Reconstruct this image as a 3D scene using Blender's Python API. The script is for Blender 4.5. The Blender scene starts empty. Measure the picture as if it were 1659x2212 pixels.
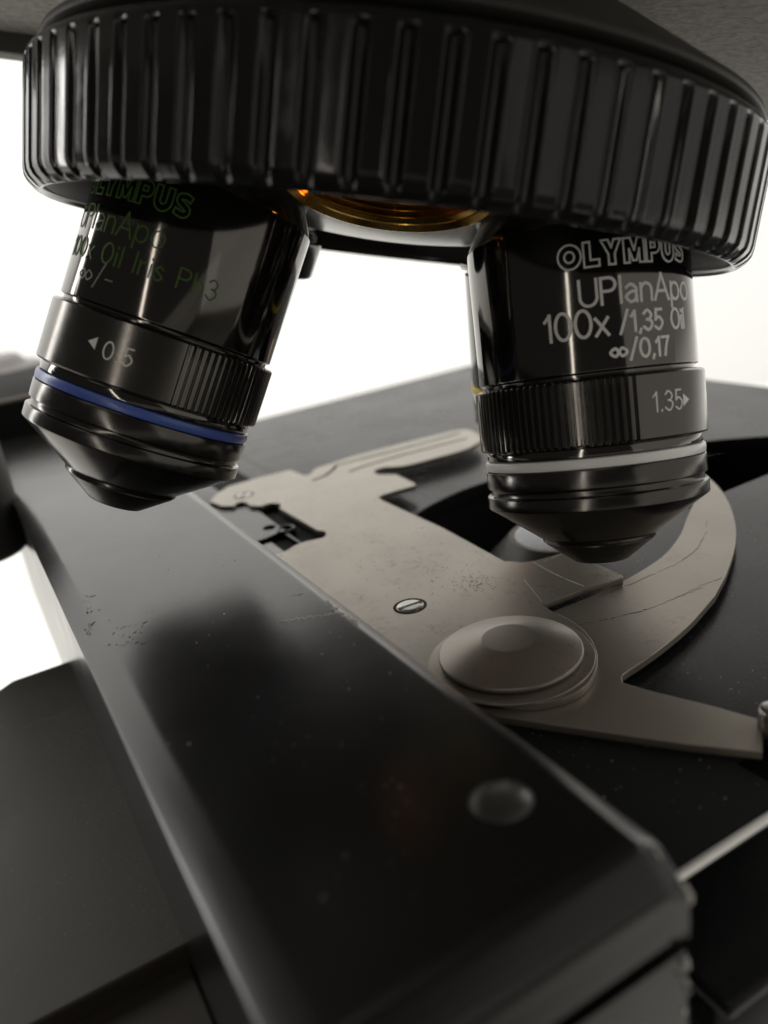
import bpy, bmesh, math, random
import numpy as np
from mathutils import Vector

random.seed(7)
S = 0.001                      # everything below is written in millimetres
ZOFF = 230.0                   # the camera stands 230 mm above the table top
scene = bpy.context.scene
col = scene.collection

# ------------------------------------------------------------------ camera
FPX, CX, CY = 1790.0, 829.5, 1106.0          # focal length and centre of a 1659 x 2212 picture
pitch, roll = math.radians(20.0), math.radians(8.6)
X0 = np.array([1, 0, 0.]); U0 = np.array([0, math.sin(pitch), math.cos(pitch)])
FW = np.array([0, math.cos(pitch), -math.sin(pitch)])
XC = math.cos(roll) * X0 - math.sin(roll) * U0
UC = math.sin(roll) * X0 + math.cos(roll) * U0
cam_d = bpy.data.cameras.new('camera')
cam = bpy.data.objects.new('camera', cam_d); col.objects.link(cam)
from mathutils import Matrix
R3 = Matrix((XC, UC, -FW)).transposed()
M4 = R3.to_4x4(); M4.translation = Vector((0, 0, ZOFF * S)); cam.matrix_world = M4
cam_d.sensor_fit = 'HORIZONTAL'; cam_d.sensor_width = 36.0
cam_d.lens = 36.0 * FPX / 1659.0
cam_d.clip_start = 0.004; cam_d.clip_end = 20.0
cam_d.dof.use_dof = True
cam_d.dof.focus_distance = 0.0965
cam_d.dof.aperture_fstop = cam_d.lens * 1e-3 / 0.00145
scene.camera = cam

# ------------------------------------------------------------------ light
world = bpy.data.worlds.new('World'); scene.world = world; world.use_nodes = True
bg = world.node_tree.nodes['Background']
bg.inputs[0].default_value = (1.0, 0.93, 0.85, 1); bg.inputs[1].default_value = 0.05
scene.view_settings.view_transform = 'Standard'; scene.view_settings.look = 'None'
scene.view_settings.gamma = 1.0; scene.view_settings.exposure = 0.0
scene.view_settings.use_curve_mapping = False
scene.render.engine = 'CYCLES'
scene.cycles.max_bounces = 8; scene.cycles.diffuse_bounces = 4; scene.cycles.glossy_bounces = 5
scene.cycles.caustics_reflective = True; scene.cycles.blur_glossy = 1.0
scene.cycles.sample_clamp_indirect = 6.0

def area(name, loc, target, sx, sy, radiance, color=(1, 1, 1)):
    d = bpy.data.lights.new(name, 'AREA'); d.shape = 'RECTANGLE'
    d.size, d.size_y = sx * S, sy * S
    d.energy = radiance * math.pi * (sx * S) * (sy * S); d.color = color
    o = bpy.data.objects.new(name, d); col.objects.link(o)
    p = Vector((loc[0] * S, loc[1] * S, (loc[2] + ZOFF) * S)); q = Vector((target[0] * S, target[1] * S, (target[2] + ZOFF) * S))
    o.location = p; o.rotation_euler = (q - p).to_track_quat('-Z', 'Y').to_euler()
    return o
area('back_lamp', (-60, 420, 480), (0, 800, -60), 2400, 420, 4.3, (1.0, 0.985, 0.96))
area('side_lamp', (335, 0, 10), (0, 0, 10), 1100, 410, 0.45, (1.0, 0.96, 0.90))
area('ceiling_lamp', (-150, -350, 900), (20, 60, 0), 900, 900, 0.75, (1.0, 0.95, 0.88))
area('strip_lamp', (-210, -380, 40), (30, 95, -10), 22, 420, 8.0, (1.0, 0.93, 0.84))
area('left_lamp', (-455, 280, 150), (-20, 100, 0), 55, 520, 9.0, (1.0, 0.97, 0.93))
area('front_fill', (0, -700, -150), (0, 0, -80), 1200, 190, 0.18, (1.0, 0.95, 0.86))  # added fill without a real source, lifts the dark band on the bar's nose
area('low_front_fill', (0, -260, -110), (0, -260, -230), 900, 300, 0.15, (1.0, 0.95, 0.85))  # added low fill, brightens the bar's front face; no desk lamp stands here

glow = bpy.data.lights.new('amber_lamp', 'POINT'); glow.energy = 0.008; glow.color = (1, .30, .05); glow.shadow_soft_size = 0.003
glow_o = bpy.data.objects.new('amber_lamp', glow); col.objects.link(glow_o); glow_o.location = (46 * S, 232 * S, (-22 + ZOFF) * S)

# ------------------------------------------------------------------ frames
def ray(px, py): return ((px - CX) / FPX) * XC - ((py - CY) / FPX) * UC + FW
def at(px, py, z):                            # picture point on the level z
    d = ray(px, py); return d * (z / d[2])
def at_y(px, py, y):                          # picture point on the upright plane y
    d = ray(px, py); return d * (y / d[1])
UD = np.array([-939, 1905, 0.]); UD /= np.linalg.norm(UD)   # along the stage bar
VD = np.array([UD[1], -UD[0], 0.])                          # across the stage
ZD = np.array([0, 0, 1.])
def uv(u, v, z): return UD * u + VD * v + ZD * z
def st(px, py, z):
    q = at(px, py, z); return (q @ UD, q @ VD)
# nosepiece: apex of all the objective axes, rotation axis (downwards)
C0 = np.array([6.648, 113.669, -3.619]); AX = np.array([-0.25, -0.094, -0.964]); AX /= np.linalg.norm(AX)
APEX = C0 - AX * 93.344
ALPHA = math.radians(14.85); PHI_R = math.radians(53.99); PHI_L = math.radians(-65.94)
E1 = np.array([0, -1, 0.]); E1 = E1 - AX * (E1 @ AX); E1 /= np.linalg.norm(E1)
E2 = np.cross(E1, AX); E2 = E2 if E2[0] > 0 else -E2
def odir(phi): return math.cos(ALPHA) * AX + math.sin(ALPHA) * (math.cos(phi) * E1 + math.sin(phi) * E2)

class Frame:                                  # a lathe frame: k runs along d from o, theta = 0 faces the camera
    def __init__(self, o, d, facing=None):
        self.o, self.d = np.array(o, float), np.array(d, float) / np.linalg.norm(d)
        ref = -(self.o + self.d * 100) if facing is None else np.array(facing, float)
        e = ref - self.d * (ref @ self.d); self.e = e / np.linalg.norm(e)
        r = np.cross(self.e, self.d); self.r = r if r @ XC > 0 else -r
    def p(self, r, k, th): return self.o + self.d * k + r * (math.cos(th) * self.e + math.sin(th) * self.r)
    def hit(self, px, py, rad):               # picture point on the cylinder of radius rad -> theta, k
        a = ray(px, py); a = a / np.linalg.norm(a)
        ap = a - self.d * (a @ self.d); op = -self.o - self.d * (-self.o @ self.d)
        A, B, Cc = ap @ ap, 2 * ap @ op, op @ op - rad * rad
        D = max(B * B - 4 * A * Cc, 0.0); t = (-B - math.sqrt(D)) / (2 * A)
        q = a * t - self.o
        return math.atan2(q @ self.r, q @ self.e), q @ self.d

# ------------------------------------------------------------------ materials
def mat(name, base, rough=0.4, metal=0.0, spec=0.5, var=0.0, vscale=60, bump=0.0, bscale=600, specks=0.0, speck_col=(.5, .5, .48),
        speck_scale=900, speck_size=0.13, rvar=0.0, grime=None, coat=0.0):
    m = bpy.data.materials.new(name); m.use_nodes = True
    nt = m.node_tree; N = nt.nodes; L = nt.links; b = N['Principled BSDF']
    b.inputs['Base Color'].default_value = (*base, 1); b.inputs['Roughness'].default_value = rough
    b.inputs['Metallic'].default_value = metal; b.inputs['Specular IOR Level'].default_value = spec
    b.inputs['Coat Weight'].default_value = coat
    tc = N.new('ShaderNodeTexCoord')
    cur = None
    def noise(scale, detail=4.0, rough_=0.6):
        n = N.new('ShaderNodeTexNoise'); n.inputs['Scale'].default_value = scale; n.inputs['Detail'].default_value = detail
        n.inputs['Roughness'].default_value = rough_; L.new(tc.outputs['Object'], n.inputs['Vector']); return n.outputs['Fac']
    def ramp(x, a, c):
        r = N.new('ShaderNodeMapRange'); r.inputs[1].default_value = a; r.inputs[2].default_value = c
        L.new(x, r.inputs[0]); return r.outputs[0]
    def mix(fac, a, bcol):
        x = N.new('ShaderNodeMix'); x.data_type = 'RGBA'
        if isinstance(fac, float): x.inputs[0].default_value = fac
        else: L.new(fac, x.inputs[0])
        if isinstance(a, tuple): x.inputs[6].default_value = (*a, 1)
        else: L.new(a, x.inputs[6])
        if isinstance(bcol, tuple): x.inputs[7].default_value = (*bcol, 1)
        else: L.new(bcol, x.inputs[7])
        return x.outputs[2]
    cur = base
    if var > 0:
        f = ramp(noise(vscale), 0.3, 0.7)
        cur = mix(f, tuple(c * (1 - var) for c in base), tuple(min(1, c * (1 + var)) for c in base))
    if grime:
        gcol, gs, lo, hi, amt = grime
        f = ramp(noise(gs, 8.0, 0.72), lo, hi)
        f2 = ramp(noise(gs * 0.13, 3.0, 0.5), 0.42, 0.68)
        mu = N.new('ShaderNodeMath'); mu.operation = 'MULTIPLY'; L.new(f, mu.inputs[0]); L.new(f2, mu.inputs[1])
        mu2 = N.new('ShaderNodeMath'); mu2.operation = 'MULTIPLY'; mu2.inputs[1].default_value = amt; L.new(mu.outputs[0], mu2.inputs[0])
        cur = mix(mu2.outputs[0], cur, gcol)
    if specks > 0:
        v = N.new('ShaderNodeTexVoronoi'); v.inputs['Scale'].default_value = speck_scale
        L.new(tc.outputs['Object'], v.inputs['Vector'])
        f = ramp(v.outputs['Distance'], speck_size, speck_size * 0.4)
        n2 = ramp(noise(speck_scale * 0.35, 3.0), 0.52, 0.72)
        mu = N.new('ShaderNodeMath'); mu.operation = 'MULTIPLY'; L.new(f, mu.inputs[0]); L.new(n2, mu.inputs[1])
        mu2 = N.new('ShaderNodeMath'); mu2.operation = 'MULTIPLY'; mu2.inputs[1].default_value = specks; L.new(mu.outputs[0], mu2.inputs[0])
        cur = mix(mu2.outputs[0], cur, speck_col)
    if not isinstance(cur, tuple): L.new(cur, b.inputs['Base Color'])
    if rvar > 0:
        r = N.new('ShaderNodeMapRange'); r.inputs[1].default_value = .3; r.inputs[2].default_value = .7
        r.inputs[3].default_value = max(0.02, rough - rvar); r.inputs[4].default_value = rough + rvar
        L.new(noise(vscale * 1.7, 6.0), r.inputs[0]); L.new(r.outputs[0], b.inputs['Roughness'])
    if bump > 0:
        bn = N.new('ShaderNodeBump'); bn.inputs['Strength'].default_value = bump; bn.inputs['Distance'].default_value = 0.0002
        L.new(noise(bscale, 5.0), bn.inputs['Height']); L.new(bn.outputs[0], b.inputs['Normal'])
    return m

M = {}
M['wall'] = mat('white_wall', (.86, .86, .85), .9, spec=.1)
M['table'] = mat('white_table', (.84, .83, .79), .6, spec=.3)
M['dim_front_sheet'] = mat('dim_sheet_grey', (.14, .137, .125), .6, spec=.3)
M['ring'] = mat('black_plastic', (.012, .012, .0118), .14, spec=.42, bump=.04, bscale=1900, rvar=.05, vscale=200, specks=.35, speck_col=(.22, .21, .2), speck_scale=1500, speck_size=.1)
M['mount'] = mat('black_satin_paint', (.045, .044, .04), .5, spec=.5, bump=.08, bscale=1500)
M['dome'] = mat('grey_turret_paint', (.34, .34, .32), .26, metal=.75, spec=.6)
M['anod'] = mat('black_chrome', (.118, .112, .103), .085, metal=.95, spec=.5, rvar=.02, vscale=90, bump=.015, bscale=900)
M['anod_low'] = mat('black_chrome_satin', (.085, .081, .075), .19, metal=.93, rvar=.05, vscale=250)
M['anod_matt'] = mat('black_chrome_matt', (.05, .047, .043), .3, metal=.8, rvar=.05, vscale=300)
M['groove'] = mat('black_recess', (.006, .006, .006), .5)
M['steel'] = mat('bright_steel', (.36, .35, .32), .28, metal=1.0, rvar=.08, vscale=400)
M['brass'] = mat('gold_brass', (.58, .36, .09), .24, metal=1.0, rvar=.06, vscale=300)
M['white'] = mat('white_enamel', (.93, .93, .91), .3)
M['blue'] = mat('blue_enamel', (.075, .135, .46), .3, spec=.6)
M['yellow'] = mat('yellow_enamel', (.75, .55, .06), .4)
M['letter'] = mat('white_engraving', (.9, .89, .85), .5)
M['letter_dim'] = mat('faded_engraving', (.22, .22, .19), .6)
M['letter_green'] = mat('green_engraving', (.065, .15, .016), .6)
M['stage'] = mat('black_stage_paint', (.011, .0112, .0115), .27, spec=.15, bump=.05, bscale=1800, rvar=.05, vscale=40, specks=.5, speck_col=(.25, .25, .24), speck_scale=700, speck_size=.09, var=.12)
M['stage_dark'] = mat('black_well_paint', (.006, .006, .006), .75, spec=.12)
M['bar'] = mat('satin_black_paint', (.0075, .0075, .007), .23, spec=.45, bump=.02, bscale=2200, rvar=.03, vscale=45, specks=.8, speck_col=(.2, .19, .18), speck_scale=420, speck_size=.07, var=.1)
M['plate_low'] = mat('worn_black_paint', (.030, .0255, .0205), .42, spec=.26, bump=.06, bscale=1500, specks=.5, speck_col=(.28, .26, .24), speck_scale=500, speck_size=.07, rvar=.05, vscale=40)
M['beige'] = mat('beige_anodised_plate', (.268, .240, .198), .32, metal=.5, spec=.5, bump=.05, bscale=2500, var=.07, vscale=70,
                 grime=((.06, .045, .036), 800, .53, .7, .7), rvar=.05)
M['beige_side'] = mat('beige_arm_metal', (.245, .217, .178), .33, metal=.5, spec=.5, bump=.05, bscale=2500, var=.08, vscale=80,
                 grime=((.07, .055, .042), 700, .54, .72, .6))
M['grime'] = mat('dark_grime', (.035, .028, .022), .9, var=.5, vscale=900)
M['streak'] = mat('brown_grime', (.10, .08, .062), .9, var=.5, vscale=900)
M['chip'] = mat('worn_edge_metal', (.6, .59, .54), .6, var=.4, vscale=900)
M['edge'] = mat('bare_aluminium', (.86, .84, .79), .3, metal=.6)
M['head'] = mat('textured_grey_paint', (.31, .305, .27), .75, bump=.9, bscale=700, var=.28, vscale=900)
M['recess'] = mat('dull_screw_metal', (.075, .073, .068), .4, metal=.6)
M['lens'] = mat('dusty_glass', (.17, .19, .205), .25, spec=.6, var=.2, vscale=300)
M['ribbed'] = mat('grey_rubber', (.16, .15, .14), .5, var=.1)

# ------------------------------------------------------------------ mesh helpers
def nothing_origin(): return np.zeros(3)
def link(name, verts, faces, m, parent=None, sharp=35.0, base=None):
    org = parent['_o'] if parent is not None and '_o' in parent else (base if base is not None else (0, 0, 0))
    org = np.array(org, float)
    me = bpy.data.meshes.new(name)
    vv = [tuple((np.asarray(v, float) - org + (np.array([0, 0, ZOFF]) if parent is None and base is None else 0)) * S) for v in verts]
    me.from_pydata(vv, [], [tuple(f) for f in faces])
    bm = bmesh.new(); bm.from_mesh(me); bmesh.ops.recalc_face_normals(bm, faces=bm.faces); bm.to_mesh(me); bm.free()
    me.materials.append(m)
    me.polygons.foreach_set('use_smooth', [True] * len(me.polygons))
    me.set_sharp_from_angle(angle=math.radians(sharp))
    o = bpy.data.objects.new(name, me); col.objects.link(o)
    if parent is not None:
        o.parent = parent
        if parent.type == 'MESH': pass
    return o
def thing(name, label, cat, base, group=None):
    o = bpy.data.objects.new(name, None); col.objects.link(o)
    o.empty_display_size = 0.005
    o.location = (base[0] * S, base[1] * S, (base[2] + ZOFF) * S)
    o['_o'] = [float(x) for x in base]; o['label'] = label; o['category'] = cat
    if group: o['group'] = group
    return o
def part(name, vf, m, parent, sharp=35.0, label=None):
    o = link(name, vf[0], vf[1], m, parent, sharp)
    o['_o'] = parent['_o']
    if label: o['label'] = label
    return o
def structure(name, vf, m):
    o = link(name, vf[0], vf[1], m); o['kind'] = 'structure'; return o
def merge(*vfs):
    V, Fc = [], []
    for v, f in vfs:
        n = len(V); V += list(v); Fc += [tuple(i + n for i in q) for q in f]
    return V, Fc
def soft(profile, b=0.12):                    # cut each corner of an (r, k) profile
    out = [profile[0]]
    for a, p, c in zip(profile, profile[1:], profile[2:]):
        a, p, c = map(np.array, (a, p, c)); la, lc = np.linalg.norm(a - p), np.linalg.norm(c - p)
        if la < 1e-6 or lc < 1e-6: continue
        da, dc = (a - p) / la, (c - p) / lc
        if da @ dc < -0.995: out.append(tuple(p)); continue
        t = min(b, la * .4, lc * .4)
        q1, q3 = p + da * t, p + dc * t
        out += [tuple(q1), tuple((q1 + q3) / 4 + p / 2), tuple(q3)]
    out.append(profile[-1]); return out
def lathe(fr, prof, seg=128, rf=None):        # prof [(r, k)...]
    V, Fc = [], []; n = len(prof)
    for i in range(seg):
        th = 2 * math.pi * i / seg
        for j, (r, k) in enumerate(prof):
            rr = r if rf is None else r + rf(th, j, k)
            V.append(fr.p(rr, k, th))
    for i in range(seg):
        i2 = (i + 1) % seg
        for j in range(n - 1): Fc.append((i * n + j, i * n + j + 1, i2 * n + j + 1, i2 * n + j))
    if prof[0][0] > 1e-4: Fc.append([i * n for i in range(seg)])
    if prof[-1][0] > 1e-4: Fc.append([i * n + n - 1 for i in range(seg)])
    return V, Fc
def lathe_open(fr, prof, seg=128, rf=None):
    V, Fc = lathe(fr, prof, seg, rf); k = seg * (len(prof) - 1); return V, Fc[:k]
def lathe_loop(fr, prof, seg=128, rf=None):   # closed profile (a ring)
    V, Fc = lathe_open(fr, prof, seg, rf); n = len(prof)
    for i in range(seg):
        i2 = (i + 1) % seg; Fc.append((i * n + n - 1, i * n, i2 * n, i2 * n + n - 1))
    return V, Fc
def box(u0, u1, v0, v1, z0, z1, b=0.25):      # box in stage axes with bevelled edges
    bm = bmesh.new(); bmesh.ops.create_cube(bm, size=1)
    for v in bm.verts:
        v.co = Vector((u0 + (v.co.x + .5) * (u1 - u0), v0 + (v.co.y + .5) * (v1 - v0), z0 + (v.co.z + .5) * (z1 - z0)))
    if b > 0: bmesh.ops.bevel(bm, geom=list(bm.edges), offset=b, segments=3, profile=.5, affect='EDGES')
    V = [uv(*v.co) for v in bm.verts]; Fc = [[v.index for v in f.verts] for f in bm.faces]; bm.free()
    return V, Fc
def spline(pts, n=8, closed=False):           # Catmull-Rom through 2D/3D points
    P = [np.array(p, float) for p in pts]; out = []
    m = len(P); rng = range(m) if closed else range(m - 1)
    for i in rng:
        p0 = P[(i - 1) % m] if closed or i > 0 else 2 * P[0] - P[1]
        p1, p2 = P[i], P[(i + 1) % m]
        p3 = P[(i + 2) % m] if closed or i + 2 < m else 2 * P[-1] - P[-2]
        for t in np.linspace(0, 1, n, endpoint=False):
            out.append(.5 * ((2 * p1) + (-p0 + p2) * t + (2 * p0 - 5 * p1 + 4 * p2 - p3) * t * t + (-p0 + 3 * p1 - 3 * p2 + p3) * t ** 3))
    if not closed: out.append(P[-1])
    return out
def slab(outline, z_top, thick, holes=(), bev=0.1):   # flat plate: outlines are (u, v) loops, cut from z_top down
    cu = bpy.data.curves.new('tmp', 'CURVE'); cu.dimensions = '2D'; cu.fill_mode = 'BOTH'
    for loop in [outline] + list(holes):
        sp = cu.splines.new('POLY'); sp.points.add(len(loop) - 1); sp.use_cyclic_u = True
        for q, (u, v) in zip(sp.points, loop): q.co = (u, v, 0, 1)
    cu.extrude = thick / 2 - bev; cu.bevel_depth = bev; cu.bevel_resolution = 2; cu.offset = -bev
    ob = bpy.data.objects.new('tmp', cu); col.objects.link(ob)
    dg = bpy.context.evaluated_depsgraph_get(); dg.update()
    me = bpy.data.meshes.new_from_object(ob.evaluated_get(dg))
    V = [uv(v.co.x, v.co.y, v.co.z + z_top - thick / 2) for v in me.vertices]; Fc = [list(p.vertices) for p in me.polygons]
    bpy.data.objects.remove(ob); bpy.data.curves.remove(cu); bpy.data.meshes.remove(me)
    return V, Fc
def boolean(vf, cutters):                     # subtract closed meshes; all in millimetres
    def mk(x):
        me = bpy.data.meshes.new('tmp'); me.from_pydata([tuple(v) for v in x[0]], [], [tuple(f) for f in x[1]])
        bm = bmesh.new(); bm.from_mesh(me); bmesh.ops.remove_doubles(bm, verts=bm.verts, dist=1e-4)
        bmesh.ops.recalc_face_normals(bm, faces=bm.faces); bm.to_mesh(me); bm.free()
        o = bpy.data.objects.new('tmp', me); col.objects.link(o); return o
    a = mk(vf); cs = [mk(c) for c in cutters]
    for c in cs:
        md = a.modifiers.new('b', 'BOOLEAN'); md.operation = 'DIFFERENCE'; md.solver = 'EXACT'; md.object = c
    dg = bpy.context.evaluated_depsgraph_get(); dg.update()
    me = bpy.data.meshes.new_from_object(a.evaluated_get(dg))
    out = ([np.array(v.co) for v in me.vertices], [list(p.vertices) for p in me.polygons])
    for o in [a] + cs: bpy.data.objects.remove(o)
    return out

# strokes: engraved lettering as low raised lines on a surface
def strokes(lines, place, w, h=0.05):         # lines: list of polylines (x, y); place(x, y) -> point, normal
    V, Fc = [], []
    for si, ln in enumerate(lines):
        P = [np.array(p, float) for p in ln]
        if len(P) < 2: continue
        P[0] = P[0] + (P[0] - P[1]) / (np.linalg.norm(P[0] - P[1]) + 1e-9) * w * .35
        P[-1] = P[-1] + (P[-1] - P[-2]) / (np.linalg.norm(P[-1] - P[-2]) + 1e-9) * w * .35
        hh = h + .012 * (si % 4); base = len(V)
        for i, p in enumerate(P):
            t = P[min(i + 1, len(P) - 1)] - P[max(i - 1, 0)]; t /= np.linalg.norm(t) + 1e-9
            s = np.array([-t[1], t[0]])
            for (a, b) in ((-.5, -.06), (-.36, hh), (.36, hh), (.5, -.06)):
                q = p + s * a * w; pt, nr = place(q[0], q[1]); V.append(pt + nr * b)
        for i in range(len(P) - 1):
            a = base + i * 4
            for j in range(4): Fc.append((a + j, a + (j + 1) % 4, a + 4 + (j + 1) % 4, a + 4 + j))
        Fc.append((base, base + 1, base + 2, base + 3)); e = base + (len(P) - 1) * 4; Fc.append((e, e + 1, e + 2, e + 3))
    return V, Fc
def arc(cx, cy, rx, ry, a0, a1, n=14):
    return [(cx + rx * math.cos(math.radians(a0 + (a1 - a0) * i / n)), cy + ry * math.sin(math.radians(a0 + (a1 - a0) * i / n))) for i in range(n + 1)]
def sp2(*p): return [tuple(q) for q in spline(p, 6)]
GL = {
 'U': (.66, [[(0, 1)] + arc(.33, .34, .33, .34, 180, 360) + [(.66, 1)]]),
 'P': (.56, [[(0, 0), (0, 1)], [(0, 1)] + arc(.30, .745, .26, .255, 90, -90) + [(0, .49)]]),
 'l': (.06, [[(.03, 0), (.03, 1)]]), 'I': (.06, [[(.03, 0), (.03, 1)]]),
 'a': (.48, [sp2((.04, .56), (.22, .67), (.44, .52), (.45, .3), (.46, 0)), sp2((.45, .40), (.22, .37), (.01, .2), (.18, .0), (.36, .06), (.45, .2))]),
 'n': (.48, [[(0, 0), (0, .66)], [(0, .40)] + arc(.24, .40, .24, .27, 170, 0) + [(.48, 0)]]),
 'A': (.72, [[(0, 0), (.36, 1)], [(.36, 1), (.72, 0)], [(.13, .34), (.59, .34)]]),
 'p': (.52, [[(0, -.3), (0, .66)], arc(.26, .33, .26, .33, 0, 360, 24)]),
 'o': (.54, [arc(.27, .33, .27, .33, 0, 360, 24)]),
 '0': (.58, [arc(.29, .5, .29, .5, 0, 360, 28)]), 'O': (.66, [arc(.33, .5, .33, .5, 0, 360, 28)]),
 '1': (.24, [[(0, .76), (.2, .98)], [(.2, 1), (.2, 0)]]),
 'x': (.46, [[(0, 0), (.46, .64)], [(0, .64), (.46, 0)]]),
 '/': (.42, [[(0, -.08), (.42, 1.08)]]), '-': (.36, [[(0, .42), (.36, .42)]]),
 ',': (.1, [[(.09, .06), (.02, -.12)]]), '.': (.08, [[(.03, 0), (.05, .06)]]), ' ': (.3, []),
 '3': (.5, [sp2((.02, .84), (.24, 1), (.46, .78), (.36, .56), (.2, .53)), sp2((.2, .53), (.42, .46), (.49, .25), (.26, 0), (.0, .16))]),
 '5': (.5, [[(.44, 1), (.08, 1)], [(.08, 1), (.04, .5)], sp2((.04, .5), (.26, .62), (.49, .34), (.27, 0), (.0, .14))]),
 '7': (.48, [[(0, 1), (.48, 1)], sp2((.48, 1), (.28, .5), (.18, 0))]),
 'i': (.06, [[(.03, 0), (.03, .64)], [(.03, .86), (.03, .93)]]),
 'r': (.3, [[(0, 0), (0, .66)], sp2((0, .4), (.1, .6), (.3, .65))]),
 's': (.4, [sp2((.38, .55), (.2, .67), (.03, .5), (.2, .35), (.39, .18), (.2, 0), (.0, .12))]),
 'h': (.48, [[(0, 0), (0, 1)], [(0, .40)] + arc(.24, .40, .24, .27, 170, 0) + [(.48, 0)]]),
 '\u221e': (.95, [sp2((.47, .38), (.28, .6), (.0, .38), (.28, .16), (.47, .38), (.67, .6), (.95, .38), (.67, .16), (.47, .38))]),
}
def text_lines(s, gap=.2):
    out, x = [], 0.0
    for ch in s:
        w, ls = GL[ch]
        out += [[(x + a, b) for a, b in l] for l in ls]; x += w + gap
    return out, x - gap
def closed(p): return [[p[i], p[(i + 1) % len(p)]] for i in range(len(p))]
def fat(center, w):                           # outline of a thick centre line
    P = [np.array(p, float) for p in center]; Lf, Rt = [], []
    for i, p in enumerate(P):
        t = P[min(i + 1, len(P) - 1)] - P[max(i - 1, 0)]; t /= np.linalg.norm(t); s = np.array([-t[1], t[0]]) * w / 2
        Lf.append(tuple(p + s)); Rt.append(tuple(p - s))
    return [Lf, Rt, [Lf[0], Rt[0]], [Lf[-1], Rt[-1]]]
def outline_word():
    out = []; x = 0
    def add(w, ls):
        nonlocal x
        out.extend([[(x + a, b) for a, b in l] for l in ls]); x += w + .13
    add(1.12, [arc(.56, .5, .56, .5, 0, 360, 36), arc(.56, .5, .24, .22, 0, 360, 24)])
    add(.74, closed([(0, 0), (0, 1), (.32, 1), (.32, .27), (.74, .27), (.74, 0)]))
    add(.98, closed([(0, 1), (.34, 1), (.49, .68), (.64, 1), (.98, 1), (.65, .42), (.65, 0), (.33, 0), (.33, .42)]))
    add(1.12, closed([(0, 0), (0, 1), (.36, 1), (.56, .5), (.76, 1), (1.12, 1), (1.12, 0), (.84, 0), (.84, .55), (.66, .08), (.46, .08), (.28, .55), (.28, 0)]))
    add(.86, [[(.30, 0), (0, 0)], [(0, 0), (0, 1)], [(0, 1)] + arc(.52, .67, .34, .33, 90, -90) + [(.30, .34)], [(.30, .34), (.30, 0)],
              closed([(.28, .78), (.54, .76), (.54, .58), (.28, .56)])[0:4][0], closed([(.28, .78), (.54, .76), (.54, .58), (.28, .56)])[1], closed([(.28, .78), (.54, .76), (.54, .58), (.28, .56)])[2], closed([(.28, .78), (.54, .76), (.54, .58), (.28, .56)])[3]])
    add(.92, fat([(.15, 1), (.15, .42)] + arc(.46, .42, .31, .29, 180, 360, 16) + [(.77, 1)], .3))
    add(.84, fat(sp2((.76, .78), (.5, .87), (.2, .8), (.2, .62), (.46, .5), (.68, .36), (.62, .17), (.4, .13), (.06, .22)), .25))
    return out, x - .13

exec_parts = []
# ------------------------------------------------------------------ the setting
def quad_sheet(corners, n=1): return [np.array(c, float) for c in corners], [(0, 1, 2, 3)]
structure('dim_front_sheet', quad_sheet([(-2500, -1200, -230), (2500, -1200, -230), (2500, -40, -230), (-2500, -40, -230)]), M['dim_front_sheet'])  # unseen dark sheet, added to dim what the bar's front reflects
structure('table_top', quad_sheet([(-2500, -40, -230), (2500, -40, -230), (2500, 900, -230), (-2500, 900, -230)]), M['table'])
structure('wall', quad_sheet([(-2500, 850, -300), (2500, 850, -300), (2500, 850, 1500), (-2500, 850, 1500)]), M['wall'])

# ------------------------------------------------------------------ microscope head above the turret
RING_H = 14.0
fa = Frame(C0, -AX, facing=(0, -1, 0))
CR = C0 + AX * 0.6 + np.array([-.5, 0, 0])
fr_ring = Frame(CR, -AX, facing=(0, -1, 0)); RK = 43.9 / 42.3        # k counts upwards from the ring's lower rim
head = thing('microscope', 'textured grey microscope body with a black conical mount above the ribbed turret ring', 'microscope', C0 - AX * 20)
part('turret_mount', lathe(fr_ring, soft([(0.0, RING_H + .7), (41.2, RING_H + .7), (42.6, RING_H + 1.0), (42.4, RING_H + 1.9), (24.5, RING_H + 12.4), (24.3, RING_H + 20), (0, RING_H + 20)], .4), 160), M['mount'], head)
def plane_at(px, py, k):                      # picture point on the plane k above the ring's lower rim
    d = ray(px, py); P0 = C0 - AX * k; return d * ((P0 @ AX) / (d @ AX))
KH = RING_H + 12.6
ex = np.array([1, 0, 0.]) - AX * AX[0]; ex /= np.linalg.norm(ex); ey = np.cross(-AX, ex)
def ring_box(x0, x1, y0, y1, k0, k1, rad, b=1.2):   # rounded block in the ring's own frame
    loop = []
    for cx_, cy_, a0 in ((x1 - rad, y1 - rad, 0), (x0 + rad, y1 - rad, 90), (x0 + rad, y0 + rad, 180), (x1 - rad, y0 + rad, 270)):
        loop += arc(cx_, cy_, rad, rad, a0, a0 + 90, 12)
    n = len(loop); V, Fc = [], []
    cxm, cym = (x0 + x1) / 2, (y0 + y1) / 2
    rows = [(k0, b), (k0 + .15 * b, .45 * b), (k0 + b, 0), (k1, 0)]
    for k, ins in rows:
        for (x, y) in loop:
            dx, dy = x - cxm, y - cym; l = math.hypot(dx, dy); x2, y2 = x - dx / l * ins, y - dy / l * ins
            V.append(C0 - AX * k + ex * x2 + ey * y2)
    for r in range(3):
        for i in range(n): Fc.append((r * n + i, r * n + (i + 1) % n, (r + 1) * n + (i + 1) % n, (r + 1) * n + i))
    Fc.append(list(range(n))); Fc.append(list(range(3 * n, 4 * n)))
    return V, Fc
def loc(px, py, k):
    q = plane_at(px, py, k) - (C0 - AX * k); return float(q @ ex), float(q @ ey)
YF = loc(60, 75, KH)[1]; KL = KH - 2.6; YG = loc(20, 130, KL)[1]
part('head_housing', ring_box(-110, 66, -80, YF, KH, KH + 60, 18, .5), M['head'], head)
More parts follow.
